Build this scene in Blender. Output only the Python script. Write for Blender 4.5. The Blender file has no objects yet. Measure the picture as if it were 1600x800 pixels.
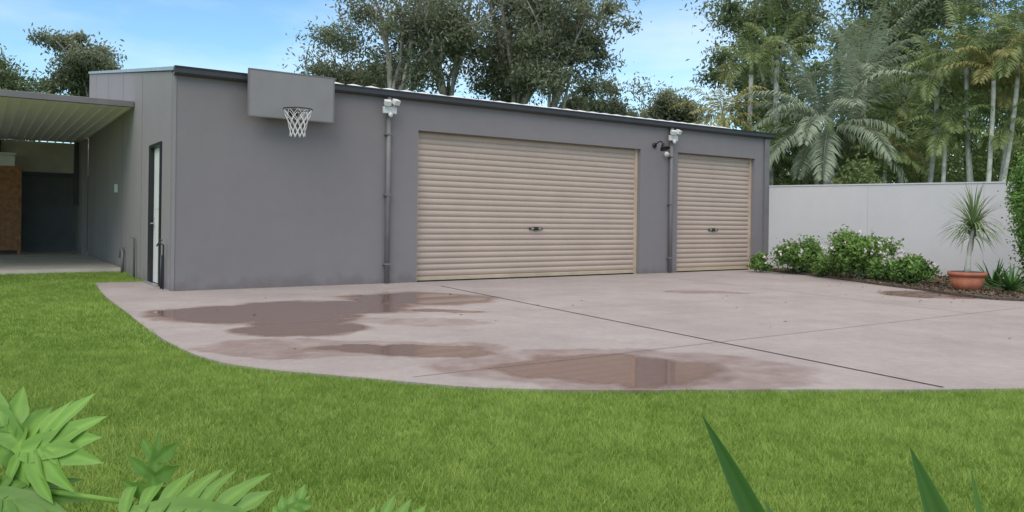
import bpy, bmesh, math, random
import numpy as np
from mathutils import Vector, Matrix, Euler
R=math.radians
scene=bpy.context.scene
scene.view_settings.view_transform='Standard'
scene.view_settings.look='None'
scene.view_settings.exposure=0
scene.view_settings.gamma=1

# ---------------------------------------------------------------- helpers
def link(o,parent=None):
    scene.collection.objects.link(o)
    if parent is not None: o.parent=parent
    return o
def empty(name,loc=(0,0,0),rot=0,parent=None):
    e=bpy.data.objects.new(name,None); e.location=loc; e.rotation_euler=(0,0,rot)
    e.empty_display_size=0.3
    return link(e,parent)
def meshobj(name,verts,faces,mat,parent=None,smooth=False):
    me=bpy.data.meshes.new(name)
    me.from_pydata([tuple(v) for v in verts],[],faces); me.update()
    if mat: me.materials.append(mat)
    if smooth:
        me.polygons.foreach_set('use_smooth',[True]*len(me.polygons))
    return link(bpy.data.objects.new(name,me),parent)

class MB:
    """mesh builder"""
    def __init__(s): s.v=[]; s.f=[]
    def box(s,x0,x1,y0,y1,z0,z1):
        n=len(s.v)
        s.v+=[(x0,y0,z0),(x1,y0,z0),(x1,y1,z0),(x0,y1,z0),(x0,y0,z1),(x1,y0,z1),(x1,y1,z1),(x0,y1,z1)]
        s.f+=[(n,n+3,n+2,n+1),(n+4,n+5,n+6,n+7),(n,n+1,n+5,n+4),(n+1,n+2,n+6,n+5),(n+2,n+3,n+7,n+6),(n+3,n,n+4,n+7)]
    def prism_x(s,poly,x0,x1):
        n=len(s.v); k=len(poly)
        s.v+=[(x0,p[0],p[1]) for p in poly]+[(x1,p[0],p[1]) for p in poly]
        s.f.append(tuple(n+i for i in range(k))[::-1]); s.f.append(tuple(n+k+i for i in range(k)))
        for i in range(k):
            j=(i+1)%k; s.f.append((n+i,n+j,n+k+j,n+k+i))
    def tube(s,pts,rad,seg=8,cap=True):
        pts=[Vector(p) for p in pts]; n=len(s.v)
        if not hasattr(rad,'__len__'): rad=[rad]*len(pts)
        prev=None
        for i,p in enumerate(pts):
            if i==0: t=pts[1]-p
            elif i==len(pts)-1: t=p-pts[i-1]
            else: t=pts[i+1]-pts[i-1]
            t.normalize()
            if prev is None:
                a=Vector((0,0,1)) if abs(t.z)<.9 else Vector((1,0,0))
                u=t.cross(a).normalized()
            else:
                u=(prev-t*prev.dot(t)).normalized()
            prev=u; w=t.cross(u)
            for k in range(seg):
                an=2*math.pi*k/seg
                s.v.append(tuple(p+(u*math.cos(an)+w*math.sin(an))*rad[i]))
        for i in range(len(pts)-1):
            for k in range(seg):
                a=n+i*seg+k; b=n+i*seg+(k+1)%seg
                s.f.append((a,b,b+seg,a+seg))
        if cap:
            s.f.append(tuple(n+k for k in range(seg))[::-1])
            m=n+(len(pts)-1)*seg; s.f.append(tuple(m+k for k in range(seg)))
    def obj(s,name,mat,parent=None,smooth=False,bevel=0):
        o=meshobj(name,s.v,s.f,mat,parent,smooth)
        bm=bmesh.new(); bm.from_mesh(o.data); bmesh.ops.recalc_face_normals(bm,faces=bm.faces); bm.to_mesh(o.data); bm.free()
        if bevel:
            b=o.modifiers.new('bevel','BEVEL'); b.width=bevel; b.segments=2; b.limit_method='ANGLE'
        return o

# ---------------------------------------------------------------- materials
def newmat(name):
    m=bpy.data.materials.new(name); m.use_nodes=True
    nt=m.node_tree; b=nt.nodes['Principled BSDF']; return m,nt,b
def N(nt,t,**k):
    n=nt.nodes.new(t)
    for a,v in k.items(): setattr(n,a,v)
    return n
def mth(nt,op,a,b=None,clamp=False):
    n=nt.nodes.new('ShaderNodeMath'); n.operation=op; n.use_clamp=clamp
    for i,v in enumerate((a,b)):
        if v is None: continue
        if isinstance(v,(int,float)): n.inputs[i].default_value=v
        else: nt.links.new(v,n.inputs[i])
    return n.outputs[0]
def noise(nt,scale,detail=4,vec=None,rough=.55):
    n=nt.nodes.new('ShaderNodeTexNoise'); n.inputs['Scale'].default_value=scale; n.inputs['Detail'].default_value=detail
    n.inputs['Roughness'].default_value=rough
    if vec is None:
        tc=nt.nodes.new('ShaderNodeTexCoord'); vec=tc.outputs['Object']
    nt.links.new(vec,n.inputs['Vector']); return n.outputs['Fac']
def ramp(nt,fac,stops):
    r=nt.nodes.new('ShaderNodeValToRGB'); nt.links.new(fac,r.inputs['Fac'])
    e=r.color_ramp.elements
    while len(e)<len(stops): e.new(.5)
    for i,(p,c) in enumerate(stops):
        e[i].position=p; e[i].color=(*c,1) if len(c)==3 else c
    return r.outputs['Color']
def mix(nt,fac,a,b,mode='MIX'):
    n=nt.nodes.new('ShaderNodeMix'); n.data_type='RGBA'; n.blend_type=mode
    for sock,v in ((n.inputs[0],fac),(n.inputs[6],a),(n.inputs[7],b)):
        if isinstance(v,(int,float)): sock.default_value=v
        elif isinstance(v,tuple): sock.default_value=(*v,1)
        else: nt.links.new(v,sock)
    return n.outputs[2]
def bump(nt,b,h,strength=.3,dist=.01):
    n=nt.nodes.new('ShaderNodeBump'); n.inputs['Strength'].default_value=strength; n.inputs['Distance'].default_value=dist
    nt.links.new(h,n.inputs['Height']); nt.links.new(n.outputs[0],b.inputs['Normal'])
def simple(name,col,rough=.5,metal=0,var=.12,scale=3,bs=0,bscale=80,spec=.5):
    m,nt,b=newmat(name)
    f=noise(nt,scale,5)
    lo=tuple(c*(1-var) for c in col); hi=tuple(min(1,c*(1+var)) for c in col)
    c=ramp(nt,f,[(.3,lo),(.7,hi)])
    nt.links.new(c,b.inputs['Base Color'])
    b.inputs['Roughness'].default_value=rough; b.inputs['Metallic'].default_value=metal
    b.inputs['Specular IOR Level'].default_value=spec
    if bs: bump(nt,b,noise(nt,bscale,3),bs,.004)
    return m

def wall_mat(name,col):
    m,nt,b=newmat(name)
    tc=N(nt,'ShaderNodeTexCoord'); ob=tc.outputs['Object']
    big=noise(nt,.5,4,ob); med=noise(nt,3.5,5,ob)
    fine=noise(nt,70,3,ob)
    c=ramp(nt,big,[(.3,tuple(x*.96 for x in col)),(.7,tuple(x*1.04 for x in col))])
    c=mix(nt,1.0,c,ramp(nt,med,[(.3,(.975,.975,.975)),(.7,(1.02,1.02,1.02))]),'MULTIPLY')
    c=mix(nt,1.0,c,ramp(nt,fine,[(.3,(.92,.92,.92)),(.7,(1.07,1.07,1.07))]),'MULTIPLY')
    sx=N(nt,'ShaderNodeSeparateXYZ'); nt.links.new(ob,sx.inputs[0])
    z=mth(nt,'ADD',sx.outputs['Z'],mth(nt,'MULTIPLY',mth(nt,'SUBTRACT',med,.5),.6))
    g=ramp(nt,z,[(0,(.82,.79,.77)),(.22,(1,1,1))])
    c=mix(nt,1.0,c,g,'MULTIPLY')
    nt.links.new(c,b.inputs['Base Color']); b.inputs['Roughness'].default_value=.8
    b.inputs['Specular IOR Level'].default_value=.3
    h=mth(nt,'ADD',mth(nt,'MULTIPLY',fine,.5),noise(nt,9,4,ob))
    bump(nt,b,h,.24,.006)
    return m

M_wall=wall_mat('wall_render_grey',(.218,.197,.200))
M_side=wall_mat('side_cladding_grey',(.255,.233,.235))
M_trim=simple('dark_trim',(.035,.037,.042),.45)
M_pipe=simple('pipe_paint',(.17,.155,.158),.55)
M_door=simple('roller_door_paint',(.46,.362,.30),.55,var=.05,scale=1.5,spec=.3)
M_rail=simple('door_rail',(.52,.40,.30),.45)
M_black=simple('black_plastic',(.015,.015,.017),.4)
M_white=simple('white_paint',(.66,.66,.64),.45,var=.05)
M_roof=simple('white_roof_sheet',(.62,.63,.64),.4,var=.10)
M_board=simple('backboard_paint',(.235,.22,.222),.55,var=.06)
M_rim=simple('rim_steel',(.05,.045,.045),.45,.5)
M_net=simple('net_cord',(.75,.74,.72),.8)
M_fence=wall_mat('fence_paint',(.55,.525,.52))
M_galv=simple('galvanised',(.4,.41,.42),.4,.6)
M_timber=simple('timber',(.34,.15,.065),.6,var=.35,scale=9)
M_terra=simple('terracotta',(.40,.13,.07),.75,var=.2,scale=8,bs=.3)
M_mulch=simple('mulch',(.085,.062,.048),.95,var=.6,scale=25,bs=.8,bscale=40)
M_bark_g=simple('gum_bark',(.36,.32,.28),.85,var=.5,scale=1.6,bs=.5,bscale=12)
M_bark_p=simple('palm_bark',(.42,.41,.36),.85,var=.35,scale=6,bs=.4,bscale=20)
M_ground=simple('ground_mat',(.08,.14,.04),.95,var=.4,scale=.4)
M_joint=simple('joint_sealant',(.045,.036,.035),.8,spec=.2)
M_slab=simple('slab_concrete',(.58,.51,.44),.8,var=.12,scale=1.5,bs=.2)
M_ceil=simple('ceiling_sheet',(.82,.81,.76),.5,var=.03)
M_dark=simple('dark_wall_panel',(.095,.10,.108),.6)
M_beige=simple('beige_blockwork',(.54,.49,.42),.8)

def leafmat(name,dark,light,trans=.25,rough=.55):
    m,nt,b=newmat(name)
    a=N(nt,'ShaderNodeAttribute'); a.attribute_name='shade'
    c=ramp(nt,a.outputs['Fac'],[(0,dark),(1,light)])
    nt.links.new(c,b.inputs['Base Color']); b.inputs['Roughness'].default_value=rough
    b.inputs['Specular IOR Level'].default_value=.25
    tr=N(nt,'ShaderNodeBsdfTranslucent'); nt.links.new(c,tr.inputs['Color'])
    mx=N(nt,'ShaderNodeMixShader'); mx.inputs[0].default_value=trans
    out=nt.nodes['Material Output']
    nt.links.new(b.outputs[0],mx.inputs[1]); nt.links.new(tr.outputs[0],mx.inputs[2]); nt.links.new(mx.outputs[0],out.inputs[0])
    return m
L_gum=leafmat('gum_leaves',(.08,.10,.06),(.31,.33,.20),.35)
L_gum2=leafmat('dark_tree_leaves',(.07,.10,.045),(.25,.30,.145),.35)
L_palm=leafmat('palm_leaves',(.08,.13,.04),(.32,.37,.15),.32)
L_silver=leafmat('silver_palm_leaves',(.12,.16,.10),(.38,.43,.30),.32)
L_yellow=leafmat('yellow_palm_leaves',(.17,.17,.05),(.46,.42,.17),.32)
L_shrub=leafmat('shrub_leaves',(.06,.12,.03),(.23,.37,.09))
L_hedge=leafmat('hedge_leaves',(.05,.12,.02),(.19,.33,.08),.3)
L_flower=leafmat('flower_petals',(.55,.30,.36),(.85,.80,.80))
L_grass=leafmat('grass_blades',(.135,.24,.035),(.46,.57,.15),.3,.75)
L_philo=leafmat('philodendron_leaf',(.055,.13,.025),(.24,.42,.08),.2,.4)
L_agave=leafmat('blade_leaf',(.03,.09,.02),(.14,.26,.07),.1,.4)
L_pony=leafmat('strap_leaves',(.08,.13,.04),(.28,.38,.16))

def set_shade(me,vals):
    at=me.attributes.new('shade','FLOAT','POINT'); at.data.foreach_set('value',np.asarray(vals,dtype=np.float32))
def np_mesh(name,V,F,shade,mat,parent=None):
    """V (n,3)  F (m,k)"""
    me=bpy.data.meshes.new(name)
    n,k=len(V),F.shape[1]; m=len(F)
    me.vertices.add(n); me.vertices.foreach_set('co',V.astype(np.float32).ravel())
    me.loops.add(m*k); me.loops.foreach_set('vertex_index',F.astype(np.int32).ravel())
    me.polygons.add(m); me.polygons.foreach_set('loop_start',np.arange(0,m*k,k,dtype=np.int32))
    me.polygons.foreach_set('loop_total',np.full(m,k,dtype=np.int32))
    me.update(calc_edges=True); me.validate()
    me.materials.append(mat); set_shade(me,shade)
    return link(bpy.data.objects.new(name,me),parent)
def leaves(name,C,L,W,shade,mat,parent=None,rng=None,droop=0.0):
    """diamond shaped leaves at centres C"""
    n=len(C)
    d=rng.normal(size=(n,3)); d[:,2]-=droop; d/=np.linalg.norm(d,axis=1)[:,None]
    r=rng.normal(size=(n,3)); s=np.cross(d,r); s/=np.linalg.norm(s,axis=1)[:,None]
    Ls=(L*rng.uniform(.6,1.3,n))[:,None]; Ws=(W*rng.uniform(.6,1.3,n))[:,None]
    V=np.empty((n,4,3)); V[:,0]=C-d*Ls/2; V[:,1]=C+s*Ws/2; V[:,2]=C+d*Ls/2; V[:,3]=C-s*Ws/2
    F=np.arange(n*4).reshape(n,4)
    return np_mesh(name,V.reshape(-1,3),F,np.repeat(shade,4),mat,parent)

# ---------------------------------------------------------------- lawn edge / concrete
def catmull(P,k=8):
    out=[]
    for i in range(len(P)-1):
        p0=P[max(i-1,0)];p1=P[i];p2=P[i+1];p3=P[min(i+2,len(P)-1)]
        for j in range(k):
            t=j/k
            out.append(tuple(.5*((2*p1[a])+(-p0[a]+p2[a])*t+(2*p0[a]-5*p1[a]+4*p2[a]-p3[a])*t*t+(-p0[a]+3*p1[a]-3*p2[a]+p3[a])*t**3) for a in (0,1)))
    out.append(P[-1]); return out
edge=[(-7.17,13.49),(-5.97,11.48),(-4.63,9.44),(-3.63,7.92),(-2.88,6.89),(-2.33,6.32),(-1.83,6.03),(-1.35,5.87),(-.75,5.66),(-.27,5.51),(.27,5.46),(.91,5.48),(1.85,5.56),(2.80,5.62),(3.79,5.71),(9,6.3),(14,8)]
conc=catmull(edge)+[(16,12.5),(10.9,16.9),(6.65,20.3),(-5.22,12.23),(-6.46,13.97)]
def sheet(name,poly,z,thick,mat,parent=None):
    bm=bmesh.new(); vs=[bm.verts.new((p[0],p[1],z)) for p in poly]
    f=bm.faces.new(vs)
    bm.normal_update()
    if f.normal.z<0: bmesh.ops.reverse_faces(bm,faces=[f])
    if thick:
        low=[bm.verts.new((p[0],p[1],z-thick)) for p in poly]
        k=len(poly)
        for i in range(k):
            j=(i+1)%k; bm.faces.new((vs[i],vs[j],low[j],low[i]))
    bmesh.ops.triangulate(bm,faces=[f])
    bmesh.ops.recalc_face_normals(bm,faces=bm.faces)
    me=bpy.data.meshes.new(name); bm.to_mesh(me); bm.free()
    up=sum(p.normal.z*p.area for p in me.polygons)
    if up<0: me.flip_normals()
    me.materials.append(mat)
    return link(bpy.data.objects.new(name,me),parent)

def concrete_mat():
    m,nt,b=newmat('driveway_concrete')
    tc=N(nt,'ShaderNodeTexCoord'); ob=tc.outputs['Object']
    w2=N(nt,'ShaderNodeTexNoise'); w2.inputs['Scale'].default_value=1.5; w2.inputs['Detail'].default_value=4; nt.links.new(ob,w2.inputs['Vector'])
    sx=N(nt,'ShaderNodeSeparateXYZ'); nt.links.new(ob,sx.inputs[0])
    sc=N(nt,'ShaderNodeSeparateColor'); nt.links.new(w2.outputs['Color'],sc.inputs[0])
    X=mth(nt,'ADD',sx.outputs['X'],mth(nt,'MULTIPLY',mth(nt,'SUBTRACT',sc.outputs[0],.5),.9))
    Y=mth(nt,'ADD',sx.outputs['Y'],mth(nt,'MULTIPLY',mth(nt,'SUBTRACT',sc.outputs[1],.5),.9))
    E=[(-3.3,9.5,1.0,.95,1),(-2.45,10.3,1.2,.8,1),(-1.4,11.6,1.05,.95,1),(-2.45,9.0,.65,.7,1),(-2.21,8.2,.6,.5,1),(-.95,7.05,.85,.38,1),(.85,6.2,.98,.62,1),(-.82,10.07,.5,.18,1),(7.2,13.3,.8,.7,.9),(3.27,13.3,.7,.3,.35),(-2.0,6.85,.8,.3,.4),(-1.2,8.9,.9,.3,.2),(.9,6.3,1.4,.8,.35),(-1.4,7.1,1.3,.5,.3)]
    acc=None
    for cx,cy,rx,ry,wt in E:
        dx=mth(nt,'DIVIDE',mth(nt,'SUBTRACT',X,cx),rx); dy=mth(nt,'DIVIDE',mth(nt,'SUBTRACT',Y,cy),ry)
        q=mth(nt,'ADD',mth(nt,'MULTIPLY',dx,dx),mth(nt,'MULTIPLY',dy,dy))
        v=mth(nt,'SUBTRACT',1.25,q)
        v=mth(nt,'MAXIMUM',v,-1) if wt==1 else mth(nt,'MINIMUM',mth(nt,'MAXIMUM',v,-1),wt*.5)
        acc=v if acc is None else mth(nt,'MAXIMUM',acc,v)
    acc=mth(nt,'ADD',acc,mth(nt,'MULTIPLY',mth(nt,'SUBTRACT',noise(nt,4,5,ob,.6),.5),.55))
    damp=N(nt,'ShaderNodeMapRange'); damp.interpolation_type='SMOOTHSTEP'; nt.links.new(acc,damp.inputs[0])
    damp.inputs[1].default_value=-.15; damp.inputs[2].default_value=.5
    wet=N(nt,'ShaderNodeMapRange'); wet.interpolation_type='SMOOTHSTEP'; nt.links.new(acc,wet.inputs[0])
    wet.inputs[1].default_value=.30; wet.inputs[2].default_value=.62
    fine=noise(nt,160,2,ob); mid=noise(nt,14,4,ob); big=noise(nt,.7,5,ob,.6)
    c=ramp(nt,big,[(.3,(.315,.268,.252)),(.7,(.39,.338,.318))])
    c=mix(nt,1.0,c,ramp(nt,noise(nt,2.6,6,ob,.65),[(.3,(.92,.92,.92)),(.7,(1.06,1.06,1.06))]),'MULTIPLY')
    c=mix(nt,1.0,c,ramp(nt,mid,[(.3,(.94,.94,.94)),(.7,(1.05,1.05,1.05))]),'MULTIPLY')
    c=mix(nt,1.0,c,ramp(nt,fine,[(.3,(.76,.76,.76)),(.7,(1.2,1.2,1.2))]),'MULTIPLY')
    wc=ramp(nt,mid,[(.3,(.15,.085,.066)),(.7,(.19,.11,.086))])
    c=mix(nt,mth(nt,'MULTIPLY',damp.outputs[0],.9),c,wc)
    nt.links.new(c,b.inputs['Base Color'])
    r=mth(nt,'SUBTRACT',.80,mth(nt,'MULTIPLY',damp.outputs[0],.32)); r=mth(nt,'SUBTRACT',r,mth(nt,'MULTIPLY',wet.outputs[0],.435))
    nt.links.new(r,b.inputs['Roughness'])
    nt.links.new(mth(nt,'ADD',.22,mth(nt,'MULTIPLY',wet.outputs[0],.22)),b.inputs['Specular IOR Level'])
    bn=N(nt,'ShaderNodeBump'); bn.inputs['Distance'].default_value=.004
    nt.links.new(mth(nt,'MULTIPLY',mth(nt,'SUBTRACT',1,wet.outputs[0]),.35),bn.inputs['Strength'])
    nt.links.new(mth(nt,'ADD',fine,mid),bn.inputs['Height']); nt.links.new(bn.outputs[0],b.inputs['Normal'])
    return m

ground=meshobj('ground',[(-600,-200,-.03),(600,-200,-.03),(600,900,-.03),(-600,900,-.03)],[(0,1,2,3)],M_ground)
# lawn sheet
ml,nt,b=newmat('lawn_soil')
f1=noise(nt,1.2,5); f2=noise(nt,60,3)
c=ramp(nt,f1,[(.3,(.16,.25,.045)),(.7,(.24,.34,.075))])
c=mix(nt,1.0,c,ramp(nt,f2,[(.3,(.65,.65,.6)),(.7,(1.25,1.2,1.1))]),'MULTIPLY')
nt.links.new(c,b.inputs['Base Color']); b.inputs['Roughness'].default_value=.95; b.inputs['Specular IOR Level'].default_value=.1
bump(nt,b,f2,.8,.02)
lawn=empty('lawn')
meshobj('lawn_surface',[(-25,-3,-.01),(18,-3,-.01),(18,20,-.01),(-25,20,-.01)],[(0,1,2,3)],ml,lawn)
driveway=empty('concrete_driveway')
sheet('driveway_slab',conc,.012,.06,concrete_mat(),driveway)
def strip(name,a,bp,w,z,mat,parent):
    a=Vector(a);bp=Vector(bp);d=(bp-a).normalized();n=Vector((-d.y,d.x))*w/2
    return meshobj(name,[(*(a+n),z),(*(a-n),z),(*(bp-n),z),(*(bp+n),z)],[(0,1,2,3)],mat,parent)
M_joint2=simple('joint_faint',(.19,.155,.145),.85,spec=.2)
strip('expansion_joint_1',(-1.24,13.78),(3.16,5.70),.022,.016,M_joint,driveway)
strip('expansion_joint_2',(7.48,11.43),(-.72,5.82),.009,.016,M_joint2,driveway)
strip('expansion_joint_3',(2.93,17.6),(6.2,10.62),.012,.020,M_joint2,driveway)
strip('expansion_joint_4',(7.6,14.2),(-4.0,7.9),.006,.024,M_joint2,driveway)

# grass blades
rng=np.random.default_rng(3)
def inpoly(P,poly):
    poly=np.array(poly); x,y=P[:,0],P[:,1]; ins=np.zeros(len(P),bool); j=len(poly)-1
    for i in range(len(poly)):
        xi,yi=poly[i];xj,yj=poly[j]
        c=((yi>y)!=(yj>y))&(x<(xj-xi)*(y-yi)/(yj-yi+1e-12)+xi); ins^=c; j=i
    return ins
d1=np.array([.827,.562]); d2=np.array([-.562,.827]); P0=np.array([-5.28,12.17])
def bw(X,Y): 
    p=P0+X*d1+Y*d2; return (p[0],p[1])
carpoly=[bw(0.1,5.15),bw(-12,5.15),bw(-12,14),bw(0.1,14)]
bldpoly=[bw(0,0),bw(14.35,0),bw(14.35,12),bw(0,12)]
def vnoise(P,s,seed):
    rr=np.random.default_rng(seed); g=rr.uniform(-1,1,(128,128)); q=P*s+50; i=np.floor(q).astype(int); f=q-i; f=f*f*(3-2*f); i%=127
    a=g[i[:,0],i[:,1]];b_=g[i[:,0]+1,i[:,1]];c_=g[i[:,0],i[:,1]+1];d_=g[i[:,0]+1,i[:,1]+1]
    return (a*(1-f[:,0])+b_*f[:,0])*(1-f[:,1])+(c_*(1-f[:,0])+d_*f[:,0])*f[:,1]
def blades(n,y0,y1,xl,xr,h,w):
    y=rng.uniform(y0,y1,n); x=rng.uniform(0,1,n)*(xr(y)-xl(y))+xl(y)
    P=np.stack([x,y],1)
    J=P+np.stack([vnoise(P,7,11),vnoise(P,7,12)],1)*.03
    keep=~inpoly(J,conc)&~inpoly(P,carpoly)&~inpoly(P,bldpoly)
    P=P[keep]; n=len(P)
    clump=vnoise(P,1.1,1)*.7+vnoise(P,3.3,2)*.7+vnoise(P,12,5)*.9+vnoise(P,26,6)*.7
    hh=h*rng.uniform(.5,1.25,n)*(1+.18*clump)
    a=rng.uniform(0,2*np.pi,n); ww=w*rng.uniform(.7,1.3,n)
    lean=rng.uniform(.3,1.6,n)*hh; la=rng.uniform(0,2*np.pi,n)
    V=np.empty((n,3,3))
    V[:,0,0]=P[:,0]-np.cos(a)*ww; V[:,0,1]=P[:,1]-np.sin(a)*ww; V[:,0,2]=-.012
    V[:,1,0]=P[:,0]+np.cos(a)*ww; V[:,1,1]=P[:,1]+np.sin(a)*ww; V[:,1,2]=-.012
    V[:,2,0]=P[:,0]+np.cos(la)*lean; V[:,2,1]=P[:,1]+np.sin(la)*lean; V[:,2,2]=hh
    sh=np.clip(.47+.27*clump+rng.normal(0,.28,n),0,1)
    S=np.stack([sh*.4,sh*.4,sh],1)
    return V.reshape(-1,3),S.ravel()
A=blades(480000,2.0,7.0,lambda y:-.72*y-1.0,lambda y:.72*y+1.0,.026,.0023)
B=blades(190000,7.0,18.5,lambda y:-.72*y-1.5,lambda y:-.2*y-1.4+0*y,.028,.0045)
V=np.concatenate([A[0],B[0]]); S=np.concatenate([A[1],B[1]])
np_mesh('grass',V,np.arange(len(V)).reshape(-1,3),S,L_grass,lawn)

# ---------------------------------------------------------------- garage building
G=empty('garage_building',(-5.28,12.17,0),math.atan2(.562,.827))
W=14.35; D=11.66; H=3.44; HB=5.1
DL=[(4.25,9.89),(11.08,13.85)]; DH=2.84
mb=MB()
xs=[0,4.25,9.89,11.08,13.85,W]
for i in (0,2,4): mb.box(xs[i],xs[i+1],0,.22,0,DH)
mb.box(0,W,0,.22,DH,H)
o=mb.obj('front_wall',M_wall,G)
def zt(y): return H+(HB-H)*y/D
mb=MB()
mb.prism_x([(.22,0),(.93,0),(.93,zt(.93)),(.22,zt(.22))],0,.2)
mb.prism_x([(.93,2.42),(1.99,2.42),(1.99,zt(1.99)),(.93,zt(.93))],0,.2)
mb.prism_x([(1.99,0),(D,0),(D,zt(D)),(1.99,zt(1.99))],0,.2)
mb.obj('side_wall',M_side,G)
mb=MB(); mb.prism_x([(.22,0),(D,0),(D,zt(D)),(.22,zt(.22))],W-.2,W); mb.box(.2,W-.2,D-.2,D,0,HB-.05)
mb.obj('rear_walls',M_wall,G)
mb=MB()
for y in (2.9,5.3,7.7,10.1): mb.box(-.004,0,y,y+.012,.02,zt(y)-.02)
mb.obj('panel_seams',M_pipe,G)
mb=MB(); mb.prism_x([(-.02,H+.01),(D,HB+.01),(D,HB+.07),(-.02,H+.07)],-.03,.12); mb.obj('parapet_cap',M_galv,G)
mb=MB(); mb.box(-.010,.03,-.010,-.001,0,H-.06); mb.box(-.010,-.001,-.001,.03,0,H); mb.obj('corner_trim',M_side,G)
# roof
mb=MB(); mb.prism_x([(0.0,H+.005),(D,HB+.005),(D,HB+.06),(0,H+.06)],.125,W+.1); mb.obj('roof_sheet',M_galv,G)
v=[];fc=[]
nx=240
for i in range(nx+1):
    x=2.45+(13.2-2.45)*i/nx; rz=.03 if (i//2)%4==0 else 0
    v+= [(x,.06,H+.07+rz),(x,.55,H+.19+rz),(x,2.6,H+.38+rz)]
for i in range(nx):
    a=i*3; fc+=[(a,a+3,a+4,a+1),(a+1,a+4,a+5,a+2)]
meshobj('white_roof_sheeting',v,fc,M_roof,G)
mb=MB(); mb.prism_x([(-.002,H-.06),(-.09,H-.06),(-.12,H-.03),(-.12,H+.03),(-.135,H+.07),(-.115,H+.07),(-.1,H-.03),(-.002,H-.03)],-.02,W+.14)
mb.obj('gutter',M_trim,G)
mb=MB(); mb.box(-.01,W+.12,-.03,-.004,H-.028,H+.085); mb.obj('fascia',M_trim,G)
mb=MB(); mb.box(W-.16,W+.02,-.05,-.003,0,H-.07); mb.obj('corner_pillar',M_pipe,G)

def roller(name,x0,x1):
    e=empty(name,(0,0,0),0,G)
    pitch=.114; z=.10; y=.15
    prof=[]
    while z<DH+.05:
        for t,o in ((0,.016),(.07,.004),(.20,-.006),(.35,-.011),(.5,-.013),(.65,-.011),(.80,-.006),(.93,.004)):
            prof.append((y+o,z+t*pitch))
        z+=pitch
    v=[];f=[]
    for p in prof: v+=[(x0+.03,p[0],p[1]),(x1-.03,p[0],p[1])]
    for i in range(len(prof)-1):
        a=i*2; f.append((a,a+1,a+3,a+2))
    o=meshobj('curtain',v,f,M_door,e,True)
    m=MB(); m.box(x0+.062,x1-.062,.12,.17,.027,.10); m.obj('bottom_rail',M_rail,e,bevel=.006)
    m=MB(); m.box(x0+.002,x0+.06,.10,.20,.0,DH-.002); m.box(x1-.06,x1-.002,.10,.20,.0,DH-.002); m.obj('side_guides',M_rail,e)
    cx=(x0+x1)/2
    m=MB(); m.box(cx-.17,cx+.17,.108,.130,1.0,1.04); m.box(cx-.05,cx+.05,.10,.132,.985,1.055); m.obj('lock_handle',M_black,e,bevel=.004)
    m=MB(); m.box(cx-.13,cx-.06,.104,.1075,1.01,1.028);m.box(cx+.06,cx+.13,.104,.1075,1.01,1.028); m.obj('lock_plate',M_rail,e)
    m=MB(); m.box(x0+.062,x1-.062,.118,.168,.0,.026); m.obj('bottom_seal',M_black,e)
    m=MB(); m.box(x0+.001,x1-.001,.205,.215,.0,DH-.002); m.obj('dark_backing',M_black,e)
    return e
roller('double_roller_door',*DL[0]); roller('single_roller_door',*DL[1])

# downpipes and flood lights
for i,x in enumerate((3.62,10.80)):
    m=MB(); m.tube([(x,-.06,.03),(x,-.06,H-.06)],.045,14); 
    m.obj('downpipe_%d'%(i+1),M_pipe,G,True)
    m=MB()
    for z in (.35,1.6,2.7): m.box(x-.07,x+.07,-.108,-.003,z,z+.03)
    m.obj('pipe_bracket_%d'%(i+1),M_pipe,G)
    fl=empty('flood_light_%d'%(i+1),(x-.02,0,0),0,G)
    m=MB(); m.box(-.13,.13,-.16,-.107,H-.36,H-.24); m.tube([(0,-.15,H-.33),(0,-.17,H-.39),(0,-.20,H-.41)],[.035,.04,.03],12); m.obj('sensor_box',M_white,fl,bevel=.008)
    for s in (-1,1):
        m=MB(); m.tube([(s*.05,-.14,H-.26),(s*.075,-.19,H-.20)],.014,8)
        n0=len(m.v); m.box(-.06,.06,-.05,.05,-.045,.045)
        rm=Euler((R(28),0,R(14*s))).to_matrix()
        for q in range(n0,len(m.v)):
            p=rm@Vector(m.v[q]); m.v[q]=(p.x+s*.082,p.y-.22,p.z+H-.17+s*.012)
        m.obj('lamp_head_%s'%('a' if s<0 else 'b'),M_white,fl,False,.012)
m=MB(); m.tube([(10.30,-.003,2.95),(10.30,-.03,2.95)],.06,14)
m.tube([(10.30,-.03,2.95),(10.30,-.14,3.02),(10.28,-.26,3.02),(10.26,-.34,2.95)],.014,8)
m.tube([(10.26,-.33,2.97),(10.255,-.36,2.92),(10.25,-.40,2.84)],[.03,.07,.115],14,False); m.obj('wall_lamp',M_black,G,True)
m=MB(); m.tube([(10.62,-.05,2.78),(10.62,-.11,2.74)],[.05,.06],12); m.obj('round_sensor',M_white,G,True)

# side door
dr=empty('side_door',(0,0,0),0,G)
m=MB(); m.box(-.03,.16,.932,1.00,0,2.36); m.box(-.03,.16,1.85,1.988,0,2.36); m.box(-.03,.16,.932,1.988,2.362,2.418); m.obj('door_frame',M_black,dr,bevel=.004)
m=MB(); m.box(.04,.08,1.002,1.848,.03,2.355); m.obj('door_leaf',M_white,dr)
m=MB(); m.box(.034,.0395,1.10,1.75,1.3,2.2); m.box(.034,.0395,1.10,1.75,.2,1.1); m.obj('door_panels',M_white,dr,bevel=.002)
m=MB(); m.tube([(.04,1.77,1.05),(-.02,1.77,1.05),(-.02,1.65,1.05)],.013,8); m.box(.025,.039,1.74,1.80,.95,1.15); m.obj('door_handle',M_galv,dr)
m=MB(); m.box(-.09,-.031,.9,2.02,.012,.035); m.obj('door_sill',M_galv,dr)
m=MB(); m.box(-.06,-.003,5.9,6.05,1.68,1.86); m.obj('meter_box',M_white,G,bevel=.006)
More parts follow.
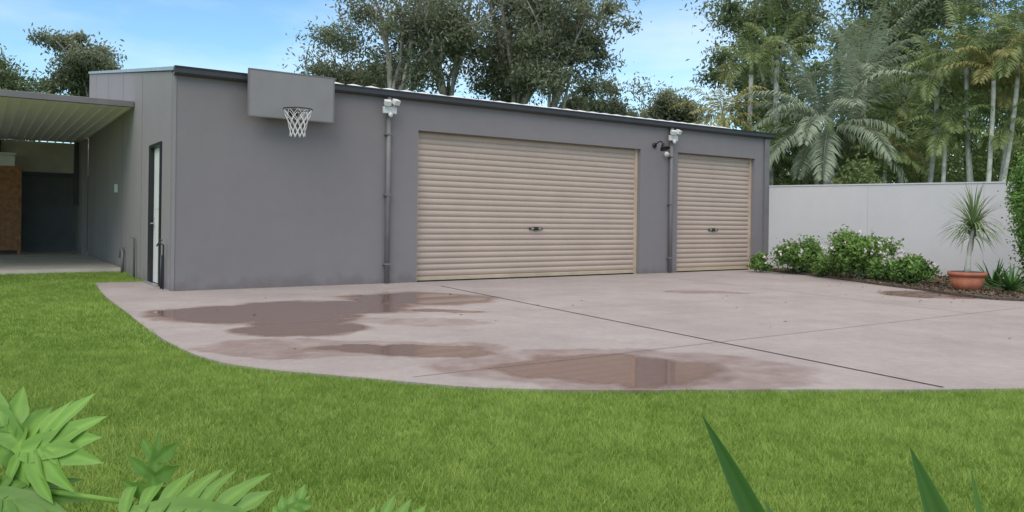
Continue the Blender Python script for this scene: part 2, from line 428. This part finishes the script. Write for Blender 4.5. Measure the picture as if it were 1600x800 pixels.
m=MB(); m.tube([(-.06,4.7,.0),(-.06,4.7,.42),(-.06,4.85,.5),(-.06,5.0,.42),(-.06,5.0,.3)],.03,8); m.tube([(-.05,3.3,0),(-.05,3.3,.75),(-.12,3.3,.78)],.02,8); m.obj('vent_pipes',M_pipe,G,True)
m=MB(); m.tube([(-.06,.38,0),(-.06,.38,.72),(-.13,.38,.76),(-.16,.38,.7)],.014,8); m.tube([(-.10,.30,.80),(-.10,.46,.80)],.012,6); m.tube([(-.06,.55,0),(-.06,.55,.55)],.018,8); m.obj('garden_tap',M_trim,G,True)

# basketball hoop
hoop=empty('basketball_hoop',(1.763,-.28,0),0,G)
m=MB(); m.box(-.703,.703,-.03,0,2.819,3.551); m.obj('backboard',M_board,hoop)
m=MB(); m.box(-.72,.72,-.036,.004,2.80,2.818); m.box(-.72,.72,-.036,.004,3.552,3.57); m.box(-.722,-.704,-.036,.004,2.8185,3.5515); m.box(.704,.722,-.036,.004,2.8185,3.5515); m.obj('backboard_edge',M_pipe,hoop)
m=MB()
m.box(-.45,-.40,.001,.277,2.9,3.35); m.box(.40,.45,.001,.277,2.9,3.35); m.obj('brackets',M_trim,hoop)
cz=2.94; cy=-.30; rr=.228
m=MB(); m.tube([(rr*math.cos(a),cy+rr*math.sin(a),cz) for a in [2*math.pi*k/32 for k in range(33)]],.011,8,False)
m.box(-.07,.07,-.075,-.031,cz-.09,cz+.04)
m.tube([(-.05,-.07,cz-.07),(-.12,cy+.14,cz-.012)],.007,6); m.tube([(.05,-.07,cz-.07),(.12,cy+.14,cz-.012)],.007,6)
m.obj('rim',M_rim,hoop,True)
m=MB(); nn=10
rows=[(0,rr),(.09,.20),(.18,.165),(.27,.14),(.36,.12),(.44,.125)]
for k in range(nn):
    for s in (-1,1):
        pts=[]
        for r_,(dz,ra) in enumerate(rows):
            a=2*math.pi*(k+s*.5*r_)/nn
            pts.append((ra*math.cos(a),cy+ra*math.sin(a),cz-dz))
        m.tube(pts,.0048,5,False)
m.obj('net',M_net,hoop,True)

# carport
C=empty('carport',(-5.28,12.17,0),math.atan2(.562,.827))
m=MB(); m.box(-12,-.003,3.902,13.6,3.32,3.335)
k=-11.9
while k<-.1:
    m.box(k,k+.035,3.92,13.6,3.295,3.319); k+=.2
m.obj('ceiling',M_ceil,C)
m=MB(); m.box(-12,-.01,3.80,3.899,3.30,3.42); m.obj('front_gutter',M_pipe,C,bevel=.01)
m=MB(); m.box(-12,-.01,3.903,13.7,3.37,3.40); m.obj('carport_roof',M_galv,C)
m=MB(); m.box(-12,-.002,5.15,14.2,-.03,.07); m.obj('carport_slab',M_slab,C)
m=MB(); m.box(-12,.2,13.603,13.7,.07,2.35); m.obj('rear_panel',M_dark,C)
m=MB()
zz=2.354
for row in range(5):
    xx=-12+(.2 if row%2 else 0)
    while xx<.15:
        m.box(xx+.004,min(xx+.396,.2),13.62,13.75,zz+.004,min(zz+.185,3.295)); xx+=.4
    zz+=.19
m.box(-12.01,.21,13.63,13.74,2.352,3.297)
m.obj('rear_blockwork',M_beige,C)
m=MB(); m.box(-.24,-.13,12.9,13.05,1.45,3.29); m.box(-12,-.125,13.50,13.60,2.30,2.40); m.box(-2.1,-2.02,13.5,13.6,2.402,3.29); m.box(-11.9,-11.8,4,4.1,.0,3.27); m.box(-11.9,-11.8,9,9.1,.0,3.27); m.obj('posts',M_trim,C)
m=MB(); m.box(-.12,-.01,11.7,13.5,.072,3.29); m.obj('end_panel',M_side,C)
cab=empty('timber_cabinet',(-1.55,12.6,.07),0,C)
m=MB(); m.box(-1.3,0,-.3,.3,.12,2.35); m.box(-1.34,.04,-.34,.34,2.352,2.40); m.box(-.08,-.002,-.298,-.22,0,.118); m.box(-1.298,-1.22,-.298,-.22,0,.118); m.obj('cabinet_body',M_timber,cab)
m=MB()
for i in range(18): m.box(-1.28+i*.07,-1.245+i*.07,-.325,-.302,.16,2.3)
m.obj('slats',M_timber,cab)
sb=empty('storage_box',(-1.85,12.6,2.475),0,C)
m=MB(); m.box(-.6,.15,-.25,.25,0,.298); m.box(-.62,.17,-.27,.27,.30,.38); m.obj('box_body',M_white,sb,bevel=.02)

# ---------------------------------------------------------------- boundary wall
fa=np.array([6.63,20.22]); fb=np.array([16.0,12.75])
fd=(fb-fa); fl=np.linalg.norm(fd)
F=empty('boundary_wall',(fa[0],fa[1],0),math.atan2(fd[1],fd[0]))
m=MB(); m.box(0,fl,0,.14,0,2.14); m.obj('wall_body',M_fence,F)
m=MB(); m.box(-.0,fl,-.015,.155,2.142,2.175); m.obj('wall_cap',M_fence,F)
m=MB()
for i in range(1,5): m.box(i*2.4,i*2.4+.008,-.003,0,.05,2.14)
m.obj('wall_joints',simple('wall_joint',(.42,.40,.395),.8),F)

# garden bed
bed=[(6.25,19.6),(6.84,17.8),(7.19,15.4),(7.44,14.2),(7.6,12.9),(8.3,12.3),(12,11.2),(15.8,12.7),(10.86,16.72),(6.7,19.95)]
bed_e=empty('garden_bed'); sheet('mulch',catmull(bed[:7],4)+bed[7:],.055,.05,M_mulch,bed_e)
r=np.random.default_rng(9)
P=np.stack([r.uniform(6.3,11,9000),r.uniform(11.5,19.8,9000)],1); P=P[inpoly(P,bed)]
P=np.concatenate([P,np.full((len(P),1),.065)],1)+r.normal(size=(len(P),3))*[0,0,.008]
L_lit=leafmat('litter',(.04,.03,.02),(.22,.16,.09),0,.9)
leaves('leaf_litter',P,.07,.035,r.uniform(0,1,len(P)),L_lit,bed_e,r)
P=np.concatenate([np.stack([r.normal(6.6,.5,40),r.uniform(12,18,40)],1),np.stack([r.uniform(-4,7,30),r.uniform(6,14,30)],1)])
P=P[inpoly(P,conc)]; vv=[];ff=[];ss=[]
for p in P:
    a=r.uniform(0,6.28); l=r.uniform(.015,.035); w_=l*.35; n=len(vv); ca,sa=math.cos(a),math.sin(a)
    vv+=[(p[0]-ca*l,p[1]-sa*l,.018),(p[0]-sa*w_,p[1]+ca*w_,.026),(p[0]+ca*l,p[1]+sa*l,.018),(p[0]+sa*w_,p[1]-ca*w_,.022)]; ff.append((n,n+3,n+2,n+1)); ss+=[r.uniform(.3,1)]*4
o=meshobj('fallen_leaves',vv,ff,L_lit,driveway); set_shade(o.data,ss)

def shrub(name,x,y,rx,ry,h,n,seed,mat,leafL=.09,leafW=.045,flowers=0,z0=.04):
    r=np.random.default_rng(seed); e=empty(name,(x,y,z0))
    k=26
    cc=r.normal(size=(k,3)); cc/=np.linalg.norm(cc,axis=1)[:,None]; cc*=r.uniform(.3,.95,k)[:,None]
    cc=cc*[rx,ry,h/2]+[0,0,h/2]
    idx=r.integers(0,k,n); P=cc[idx]+r.normal(size=(n,3))*np.array([rx,ry,h*.6])*.16
    P[:,2]=np.abs(P[:,2])
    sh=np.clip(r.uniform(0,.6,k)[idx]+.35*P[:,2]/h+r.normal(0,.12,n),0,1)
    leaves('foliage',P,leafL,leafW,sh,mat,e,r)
    m=MB()
    for j in range(10):
        c=cc[j]; m.tube([(0,0,-.02),(c[0]*.5,c[1]*.5,c[2]*.5),tuple(c)],[.012,.009,.004],5)
    m.obj('stems',M_bark_g,e)
    if flowers:
        d=r.normal(size=(flowers,3)); d[:,1]=-abs(d[:,1]); d[:,2]=abs(d[:,2]); d/=np.linalg.norm(d,axis=1)[:,None]
        FP=d*[rx*1.05,ry*1.05,h/2*1.05]+[0,0,h/2]
        FP=np.repeat(FP,6,0)+r.normal(size=(flowers*6,3))*.018
        leaves('flowers',FP,.06,.045,r.uniform(0,1,len(FP))*.6+.4,L_flower,e,r)
    return e
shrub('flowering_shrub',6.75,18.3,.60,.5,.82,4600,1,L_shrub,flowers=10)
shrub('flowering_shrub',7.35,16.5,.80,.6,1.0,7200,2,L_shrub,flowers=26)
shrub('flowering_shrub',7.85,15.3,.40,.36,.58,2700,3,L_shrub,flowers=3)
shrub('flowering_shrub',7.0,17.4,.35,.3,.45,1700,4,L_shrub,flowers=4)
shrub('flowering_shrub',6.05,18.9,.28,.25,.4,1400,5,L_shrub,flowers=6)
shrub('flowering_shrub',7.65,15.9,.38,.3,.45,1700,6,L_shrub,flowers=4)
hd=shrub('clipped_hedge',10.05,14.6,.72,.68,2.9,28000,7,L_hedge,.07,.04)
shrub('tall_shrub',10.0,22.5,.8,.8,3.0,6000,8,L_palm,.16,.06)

# ---------------------------------------------------------------- strap plants
def strapleaf(V,Fc,S,base,az,el,L,w,droop,r,segs=7,fold=.0,sh=.5):
    d=Vector((math.cos(az)*math.cos(el),math.sin(az)*math.cos(el),math.sin(el))); p=Vector(base)
    side=Vector((-math.sin(az),math.cos(az),0)); n=len(V)
    for i in range(segs+1):
        t=i/segs; ww=w*(1-t**2.2)*(.55+.9*min(t*3,.5))+.0008
        up=side.cross(d)
        V.append(tuple(p-side*ww+up*fold*ww)); V.append(tuple(p)); V.append(tuple(p+side*ww+up*fold*ww))
        s_=min(1,max(0,sh+r.uniform(-.03,.03))); S+= [s_*.8,s_*1.0,s_*.8]
        p=p+d*(L/segs); d=(d+Vector((0,0,-droop/segs))).normalized()
    for i in range(segs):
        a=n+i*3; Fc+=[(a,a+1,a+4,a+3),(a+1,a+2,a+5,a+4)]
def finish(name,V,Fc,S,mat,parent,smooth=True):
    o=meshobj(name,V,Fc,mat,parent,smooth); set_shade(o.data,S); return o
r=random.Random(5)
pot=empty('potted_palm',(8.1,13.9,.05))
m=MB(); m.tube([(0,0,0),(0,0,.26)],[.22,.285],20); m.tube([(0,0,.262),(0,0,.33)],[.31,.315],20); m.obj('terracotta_pot',M_terra,pot,True)
m=MB(); m.tube([(0,0,.3),(0,0,.336)],.27,16); m.obj('potting_soil',M_mulch,pot)
m=MB(); m.tube([(0,0,.3),(.01,0,.45),(.04,0,.7),(.07,.0,.95),(.10,0,1.12)],[.06,.045,.035,.03,.03],10)
m.tube([(.03,0,.6),(.12,.05,.8),(.15,.08,.95)],[.025,.02,.02],8); m.obj('stem',M_bark_p,pot,True)
V=[];Fc=[];S=[]
for i in range(150):
    strapleaf(V,Fc,S,(.10,0,1.12+r.uniform(-.05,.05)),r.uniform(0,6.283),r.uniform(-.1,1.5),r.uniform(.6,.9),.013,r.uniform(.7,1.9),r,sh=r.uniform(.2,1))
for i in range(60):
    strapleaf(V,Fc,S,(.15,.08,.95),r.uniform(0,6.283),r.uniform(-.2,1.2),r.uniform(.4,.65),.012,r.uniform(.7,1.9),r,sh=r.uniform(.2,1))
finish('strap_foliage',V,Fc,S,L_pony,pot)
for (x,y,s,n) in ((8.75,13.7,.55,36),(9.25,13.3,.5,30),(9.0,14.6,.6,30)):
    ag=empty('agave_plant',(x,y,.05)); V=[];Fc=[];S=[]
    for i in range(n):
        strapleaf(V,Fc,S,(0,0,.02),r.uniform(0,6.283),r.uniform(.15,1.4),s*r.uniform(.7,1.1),.03,r.uniform(.1,.7),r,fold=.4,sh=r.uniform(.1,.8))
    finish('rosette',V,Fc,S,L_agave,ag)

# ---------------------------------------------------------------- trees
def tree(name,x,y,h,cr,ch,tr,seed,leafm,bark,clumps=80,per=330,L=.3,Wd=.11,nl=7,fork=.35,crad=.15,cz=None,droop=.6,stems=1):
    """h total height, cr crown radius, ch crown half height"""
    r=np.random.default_rng(seed); e=empty(name,(x,y,0)); m=MB()
    cz=h-ch if cz is None else cz
    tips=[]
    for s in range(stems):
        off=np.array([0,0,0.]) if stems==1 else np.array([r.uniform(-.5,.5)*cr*.3+(s-.5)*cr*.25,r.uniform(-.4,.4),0])
        zf=h*fork*r.uniform(.85,1.15)
        lean=r.normal(0,.03*h,2)
        trunk=[off+np.array([lean[0]*t**1.5+math.sin(t*5+seed)*.12,lean[1]*t,t*zf]) for t in np.linspace(0,1,6)]
        m.tube([tuple(p) for p in trunk],list(np.linspace(tr,tr*.72,6)),9)
        top=trunk[-1]
        for k in range(nl):
            az=2*math.pi*(k+r.uniform(-.3,.3))/nl; rr=cr*r.uniform(.15,.9)
            end=np.array([math.cos(az)*rr,math.sin(az)*rr,cz+ch*r.uniform(-.45,.9)*(1-.35*rr/cr)])
            st=top if r.uniform()<.6 else trunk[-2]
            pts=[]
            for t in np.linspace(0,1,7):
                p=st*(1-t)+end*t; bow=math.sin(t*math.pi)
                p=p+np.array([-math.cos(az)*rr*.16*bow,-math.sin(az)*rr*.16*bow,ch*.12*bow])+r.normal(0,.05,3)*bow*cr*.15
                pts.append(p)
            m.tube([tuple(p) for p in pts],list(np.linspace(tr*.45,tr*.12,7)),7)
            for q in range(6):
                b0=pts[r.integers(2,7)]; dv=r.normal(size=3); dv/=np.linalg.norm(dv); dv[2]=abs(dv[2])*.7
                e2=b0+dv*cr*r.uniform(.15,.38)
                mid=(b0+e2)/2+np.array([0,0,.1*cr*r.uniform(0,1)])
                m.tube([tuple(b0),tuple(mid),tuple(e2)],[tr*.16,tr*.1,tr*.04],5)
                tips.append(e2); 
                if r.uniform()<.3: tips.append(mid)
            tips.append(pts[-1])
    tips=np.array(tips)
    cc=tips[r.integers(0,len(tips),clumps)]+r.normal(size=(clumps,3))*cr*.08
    idx=r.integers(0,clumps,clumps*per)
    cs=r.uniform(.5,1.5,clumps)*crad*cr
    n=len(idx)
    P=cc[idx]+r.normal(size=(n,3))*cs[idx][:,None]*np.array([1,1,.65])
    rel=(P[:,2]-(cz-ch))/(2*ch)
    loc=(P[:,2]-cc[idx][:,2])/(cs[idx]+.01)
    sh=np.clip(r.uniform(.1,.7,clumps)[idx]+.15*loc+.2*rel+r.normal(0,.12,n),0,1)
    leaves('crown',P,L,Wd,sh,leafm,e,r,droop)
    m.obj('trunk_and_limbs',bark,e,True)
    return e
# big gums behind the garage
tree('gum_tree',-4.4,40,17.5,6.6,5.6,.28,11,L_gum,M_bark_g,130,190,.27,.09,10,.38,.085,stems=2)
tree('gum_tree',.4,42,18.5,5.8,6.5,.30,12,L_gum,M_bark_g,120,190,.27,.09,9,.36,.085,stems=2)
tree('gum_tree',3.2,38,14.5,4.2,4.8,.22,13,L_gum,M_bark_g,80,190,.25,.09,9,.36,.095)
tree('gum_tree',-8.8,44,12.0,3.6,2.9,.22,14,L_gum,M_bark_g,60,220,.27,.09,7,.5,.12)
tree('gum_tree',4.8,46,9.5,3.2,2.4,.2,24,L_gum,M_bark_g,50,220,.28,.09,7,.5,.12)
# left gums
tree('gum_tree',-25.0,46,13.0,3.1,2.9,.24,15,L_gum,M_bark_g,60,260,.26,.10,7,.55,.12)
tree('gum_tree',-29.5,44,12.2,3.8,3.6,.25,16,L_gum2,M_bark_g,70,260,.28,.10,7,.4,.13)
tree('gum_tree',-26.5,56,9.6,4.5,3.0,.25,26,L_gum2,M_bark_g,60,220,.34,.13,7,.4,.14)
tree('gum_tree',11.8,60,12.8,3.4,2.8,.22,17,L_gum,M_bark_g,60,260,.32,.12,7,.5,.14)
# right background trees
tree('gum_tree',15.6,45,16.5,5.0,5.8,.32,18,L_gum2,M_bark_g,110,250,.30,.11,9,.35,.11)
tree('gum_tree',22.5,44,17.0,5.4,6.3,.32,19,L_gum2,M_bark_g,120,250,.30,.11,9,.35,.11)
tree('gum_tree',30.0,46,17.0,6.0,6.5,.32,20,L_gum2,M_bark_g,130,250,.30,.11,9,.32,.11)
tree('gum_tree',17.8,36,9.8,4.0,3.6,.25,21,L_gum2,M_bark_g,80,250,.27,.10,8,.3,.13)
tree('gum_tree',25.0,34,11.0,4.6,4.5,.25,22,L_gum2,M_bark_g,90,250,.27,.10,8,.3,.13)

r=np.random.default_rng(77)
nC=420
cx=r.uniform(-90,90,nC); cy=r.uniform(66,95,nC); cz_=r.uniform(.5,6.5,nC)
idx=r.integers(0,nC,nC*110); P=np.stack([cx,cy,cz_],1)[idx]+r.normal(size=(len(idx),3))*[1.6,1.6,1.2]
leaves('distant_trees',P,.8,.4,np.clip(r.uniform(0,.7,nC)[idx]+r.normal(0,.1,len(idx)),0,1),L_gum2,None,r)
nC=230
cx=r.uniform(7.4,30,nC); cy=r.uniform(27,33,nC); cz_=r.uniform(.3,1,nC)**1.2*4.6
idx=r.integers(0,nC,nC*260); P=np.stack([cx,cy,cz_],1)[idx]+r.normal(size=(len(idx),3))*[.55,.5,.5]
leaves('understorey_foliage',P,.34,.08,np.clip(r.uniform(0,.75,nC)[idx]+r.normal(0,.14,len(idx)),0,1),L_palm,None,r,.3)

# palms
simple_green=simple('crownshaft_green',(.20,.26,.11),.5)
def palm(name,x,y,z,tr,seed,mat,nf=16,fl=2.0,leafl=.5,lean=(0,0),droop=1.5,npair=34,lw=.022,elmin=-.1):
    r=random.Random(seed); e=empty(name,(x,y,0)); m=MB()
    top=Vector((0,0,z)); pts=[(-lean[0]*(1-t)**1.6,-lean[1]*(1-t)**1.6,z*t) for t in [i/8 for i in range(9)]]
    m.tube(pts,[tr*(1.25-.35*i/8) for i in range(9)],9)
    m.obj('trunk',M_bark_p,e,True)
    m=MB(); m.tube([tuple(top-Vector((0,0,.1))),tuple(top+Vector((0,0,.35)))],[tr*1.25,tr*.7],8); m.obj('crownshaft',simple_green,e,True)
    V=[];Fc=[];S=[]
    for k in range(nf):
        az=2*math.pi*k*0.618+r.uniform(-.2,.2); el=elmin+(1.35-elmin)*(k/nf)+r.uniform(-.1,.1)
        L=fl*r.uniform(.8,1.15); segs=npair; d=Vector((math.cos(az)*math.cos(el),math.sin(az)*math.cos(el),math.sin(el)))
        p=top+Vector((0,0,.25)); side=Vector((-math.sin(az),math.cos(az),0)); base=r.uniform(.15,.8)
        dp=droop*r.uniform(.7,1.2); rp=[]
        for i in range(segs):
            t=i/segs; p=p+d*(L/segs); d=(d+Vector((0,0,-dp*(.4+1.2*t)/segs))).normalized(); rp.append((p.copy(),max(.003,.018*(1-t))))
            if t<.14: continue
            up=side.cross(d); 
            for s in (-1,1):
                ll=leafl*math.sin(math.pi*min(1,(t*.85+.12)))**.6*r.uniform(.75,1.15)
                q=(side*s*.85+d*r.uniform(.4,.7)+up*(.35-.3*t+r.uniform(-.2,.15))).normalized(); wv=d.cross(q).cross(q).normalized()*lw*.5
                mid=p+q*ll*.5; q2=(q+Vector((0,0,-r.uniform(.4,1.0)))).normalized(); end=mid+q2*ll*.55
                n=len(V); V+= [tuple(p),tuple(mid-wv*2),tuple(mid+wv*2),tuple(end)]
                Fc+=[(n,n+1,n+2),(n+1,n+3,n+2)]
                sh=min(1,max(0,base+r.uniform(-.15,.15))); S+=[sh*.6,sh,sh,sh*1.0]
        n=len(V)
        for (pp,rd) in rp[::3]:
            V+= [tuple(pp-side*rd),tuple(pp+side*rd)]; S+=[.7,.7]
        for i in range(len(rp[::3])-1):
            a=n+i*2; Fc.append((a,a+1,a+3,a+2))
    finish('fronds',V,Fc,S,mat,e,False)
    return e
palm('silver_palm',9.9,24.5,4.0,.17,31,L_silver,34,3.1,.60,droop=1.35,npair=60,lw=.026,elmin=-.45)
palm('palm_tree',9.1,30,7.0,.09,32,L_palm,16,2.0,.5,(.3,0))
palm('palm_tree',7.5,28,4.7,.10,33,L_yellow,20,1.9,.45,droop=1.8)
palm('palm_tree',12.1,27,6.2,.10,34,L_silver,20,2.8,.5,droop=1.3,npair=50)
palm('palm_tree',12.5,25.3,4.5,.08,35,L_palm,16,1.8,.45,(-.2,0))
palm('palm_tree',13.0,24,5.5,.07,36,L_palm,16,1.8,.42,(.5,0))
palm('palm_tree',13.3,23,6.0,.06,37,L_palm,16,1.8,.42,(-.3,0))
palm('palm_tree',13.5,22,5.4,.06,38,L_yellow,14,1.6,.42,(.3,0))
palm('palm_tree',14.2,22,6.1,.06,39,L_palm,16,1.9,.45,(.9,0))
palm('palm_tree',12.7,23,3.7,.06,40,L_palm,14,1.5,.4,(.2,0))
palm('palm_tree',11.9,25,3.4,.06,41,L_yellow,14,1.5,.4)
palm('palm_tree',8.6,26,3.2,.08,42,L_palm,16,1.6,.42)
palm('palm_tree',14.1,22.4,3.8,.06,43,L_palm,14,1.6,.4,(.6,0))
palm('palm_tree',10.9,28,4.6,.08,44,L_palm,15,1.9,.45)
palm('palm_tree',15.5,23,4.8,.08,45,L_palm,15,1.9,.45,(.5,0))
palm('palm_tree',10.4,31,7.8,.10,46,L_palm,15,2.0,.5)
palm('palm_tree',17.2,24,6.0,.08,47,L_palm,15,1.9,.45,(.5,0))
palm('palm_tree',11.4,24,2.9,.06,48,L_palm,14,1.5,.4)
palm('palm_tree',7.6,26,2.6,.07,49,L_palm,16,1.6,.42)
palm('palm_tree',13.6,23.4,4.6,.045,50,L_palm,12,1.5,.4,(-.5,0))
palm('palm_tree',14.6,23,5.0,.045,51,L_yellow,12,1.5,.4,(.4,0))

# ---------------------------------------------------------------- foreground plants
def lobe(V,Fc,S,P,a0,b0,ang,ln,w0,cz0,tilt,cv,sd,sh,r,bend=.35):
    """a single rounded, pointed lobe in leaf space"""
    ca,sa=math.cos(ang),math.sin(ang); k=len(V); q=12; ph_=r.uniform(0,6)
    for i in range(q+1):
        t=i/q; aa=a0+ca*ln*t+cv*ln*t*t; bb=b0+sa*ln*t
        w=w0*(.45+.62*math.sin(math.pi*min(t*.98,1)**.9))*(1-t**5)*(1+.10*math.sin(t*11+ph_))+.0005
        cz=cz0+tilt*ln*t-bend*ln*t*t
        for e_ in (-1,-.5,0,.5,1):
            wv=.12*w*math.sin(7*t+ph_)*e_
            V.append(P(aa+e_*w*sa,sd*(bb-e_*w*ca),cz+(-.22*w*(1-abs(e_)))+wv)); S.append(min(1,sh*(1.45 if e_==0 else .85+.15*abs(e_))*r.uniform(.93,1.07)))
    for i in range(q):
        for c_ in range(4):
            a=k+i*5+c_; Fc.append((a,a+1,a+6,a+5))
def frame(org,mid_dir,normal):
    u=Vector(mid_dir).normalized(); n=Vector(normal); n=(n-u*n.dot(u)).normalized(); s=u.cross(n); org=Vector(org)
    return lambda a,b,c: tuple(org+u*a+s*b+n*c)
def palmate(V,Fc,S,org,mid_dir,normal,L,seed,sh=.6,n=5,w=.024):
    """deeply cut heart-shaped leaf: lobes fan out around the petiole"""
    r=random.Random(seed); P=frame(org,mid_dir,normal)
    for sd in (-1,1):
        for j in range(n):
            f=j/(n-1)
            ang=R(128-106*f)+r.uniform(-.06,.06); ln=L*(.52+.30*f)*r.uniform(.88,1.08)
            lobe(V,Fc,S,P,L*.42*f,.004,ang,ln,w*(1-.1*f),-.05*L*f*f+.0012*j*sd,r.uniform(-.08,.12),r.uniform(.05,.15),sd,sh,r)
    lobe(V,Fc,S,P,0,0,.0,L*1.15,w*1.35,.0025,.0,0,1,sh,r,.22)
def pinnate(V,Fc,S,org,mid_dir,normal,L,Wd,seed,nl=8,sh=.6,w=.013):
    r=random.Random(seed); P=frame(org,mid_dir,normal)
    lobe(V,Fc,S,P,0,0,0,L,Wd*.24,.0,.0,0,1,sh,r,.2)
    for sd in (-1,1):
        for j in range(nl):
            t0=.02+.84*j/nl; ln=Wd*math.sin(math.pi*(.28+.55*j/nl))*r.uniform(.8,1.15)
            lobe(V,Fc,S,P,t0*L,.0,R(105-70*j/nl)+r.uniform(-.08,.08),ln,w*r.uniform(.85,1.1),-.2*L*t0*t0+.0012*j*sd,r.uniform(-.1,.2),r.uniform(.1,.3),sd,sh*r.uniform(.85,1.15),r)
ph=empty('philodendron'); V=[];Fc=[];S=[]
palmate(V,Fc,S,(-1.125,1.80,.640),(.78,-.30,.28),(-.15,-.85,.50),.185,1,.72,5,.025)
palmate(V,Fc,S,(-1.14,1.83,.645),(-.45,-.10,.50),(.15,-.85,.5),.15,7,.62,4,.024)
palmate(V,Fc,S,(-1.165,1.74,.56),(.85,-.15,-.02),(.05,-.65,.75),.17,3,.30,5,.022)
pinnate(V,Fc,S,(-.80,1.75,.53),(.12,-.1,.95),(.3,-.9,.1),.17,.06,4,4,.38,.015)
pinnate(V,Fc,S,(-.84,1.7,.54),(.9,-.1,.08),(0,-.80,.6),.31,.13,5,7,.48,.018)
pinnate(V,Fc,S,(-.50,1.7,.535),(.45,0,.35),(0,-.9,.4),.08,.04,6,4,.45,.010)
pinnate(V,Fc,S,(-.34,1.7,.515),(.85,0,.12),(0,-.8,.6),.22,.06,7,6,.45,.012)
finish('leaves',V,Fc,S,L_philo,ph)
m=MB()
m.tube([(-1.35,1.85,.545),(-1.2,1.8,.562),(-1.0,1.76,.562),(-.84,1.75,.545)],.006,8)
m.tube([(-1.35,1.85,.42),(-1.22,1.85,.50),(-1.15,1.82,.58),(-1.127,1.8,.64)],.0045,8)
m.tube([(-1.3,1.9,0),(-1.33,1.87,.25),(-1.35,1.85,.5)],.02,8)
m.tube([(-.9,1.8,0),(-.93,1.75,.2),(-.84,1.7,.54)],.009,8); m.tube([(-.9,1.8,0),(-.7,1.75,.25),(-.50,1.7,.535)],.009,8); m.tube([(-.6,1.8,0),(-.5,1.75,.25),(-.34,1.7,.515)],.009,8); m.tube([(-.9,1.8,.1),(-.88,1.78,.3),(-.80,1.75,.53)],.008,8)
o=m.obj('stems',L_philo,ph,True); set_shade(o.data,[.85]*len(o.data.vertices))
def blade(V,Fc,S,base,mid,tip,w,seed,sh,nrm=(0,-1,.25)):
    b0,m0,t0=Vector(base),Vector(mid),Vector(tip); k=len(V); q=16; nrm=Vector(nrm)
    for i in range(q+1):
        t=i/q; p=b0*(1-t)**2+m0*2*t*(1-t)+t0*t*t; d=((m0-b0)*(1-t)+(t0-m0)*t).normalized(); s=d.cross(nrm).normalized(); up=s.cross(d)
        ww=w*(1-t**2.6)+.0006
        for e_ in (-1,-.88,-.45,0,.45,.88,1): 
            V.append(tuple(p+s*e_*ww+up*(-(1-abs(e_))*ww*.55))); S.append(min(1,sh*(2.4 if abs(e_)==1 else .8+.25*math.sin(e_*7+seed))))
    for i in range(q):
        for c_ in range(6):
            a=k+i*7+c_; Fc.append((a,a+1,a+8,a+7))
fx=empty('flax_plant',(0,0,0)); V=[];Fc=[];S=[]
blade(V,Fc,S,(.78,1.62,0),(.56,1.6,.5),(.39,1.58,.80),.040,1,.22)
blade(V,Fc,S,(.80,1.7,0),(.72,1.7,.3),(.62,1.9,.52),.03,5,.2)
finish('blades',V,Fc,S,L_agave,fx)
fx=empty('flax_plant',(0,0,0)); V=[];Fc=[];S=[]
blade(V,Fc,S,(1.08,1.55,0),(.93,1.56,.45),(.805,1.57,.745),.056,2,.35)
blade(V,Fc,S,(1.12,1.6,0),(1.02,1.62,.4),(.945,1.6,.695),.022,3,.85)
blade(V,Fc,S,(1.15,1.7,0),(1.3,1.7,.35),(1.45,1.7,.45),.04,4,.4)
finish('blades',V,Fc,S,L_agave,fx)

# ---------------------------------------------------------------- world, sun, camera
w=bpy.data.worlds.new('World'); scene.world=w; w.use_nodes=True; nt=w.node_tree
bg=nt.nodes['Background']; sky=nt.nodes.new('ShaderNodeTexSky'); sky.sky_type='NISHITA'; sky.sun_disc=False
el=R(48); az=R(197)
sky.sun_elevation=el; sky.sun_rotation=az; sky.air_density=1.0; sky.dust_density=.4; sky.ozone_density=1.0
tc=nt.nodes.new('ShaderNodeTexCoord'); mp=nt.nodes.new('ShaderNodeMapping'); mp.inputs['Scale'].default_value=(1,1,3.5); nt.links.new(tc.outputs['Generated'],mp.inputs[0])
nz=noise(nt,2.2,7,mp.outputs[0])
sx=N(nt,'ShaderNodeSeparateXYZ'); nt.links.new(tc.outputs['Generated'],sx.inputs[0])
mr=N(nt,'ShaderNodeMapRange'); mr.interpolation_type='SMOOTHSTEP'; nt.links.new(sx.outputs['Z'],mr.inputs[0]); mr.inputs[1].default_value=.35; mr.inputs[2].default_value=.75; mr.inputs[3].default_value=0; mr.inputs[4].default_value=.8  # unseen white overcast towards the zenith, added to soften and brighten the light
cl=ramp(nt,nz,[(.42,(0,0,0)),(.85,(.6,.6,.6))])
fac=mth(nt,'ADD',cl,mr.outputs[0],True)
tint=mix(nt,1.0,sky.outputs[0],(.90,1.18,1.26),'MULTIPLY')
col=mix(nt,fac,tint,(9.2,8.9,8.7))
nt.links.new(col,bg.inputs['Color']); bg.inputs['Strength'].default_value=.15
sd=bpy.data.lights.new('sun','SUN'); sd.energy=1.6; sd.angle=R(40); sd.color=(1,.94,.87)
so=bpy.data.objects.new('sun',sd); link(so)
dirv=Vector((math.sin(az)*math.cos(el),math.cos(az)*math.cos(el),math.sin(el)))
so.rotation_euler=dirv.to_track_quat('Z','Y').to_euler(); so.location=(-10,-30,40)
cam=bpy.data.cameras.new('camera'); co=bpy.data.objects.new('camera',cam); link(co)
cam.sensor_width=36; cam.lens=36*1222/1600; cam.shift_y=-56/1600; cam.clip_end=2000; cam.clip_start=.05
co.location=(0,0,1.19)
co.rotation_euler=(Matrix.Rotation(R(90),3,'X')@Matrix.Rotation(R(.77),3,'Z')).to_euler()
scene.camera=co
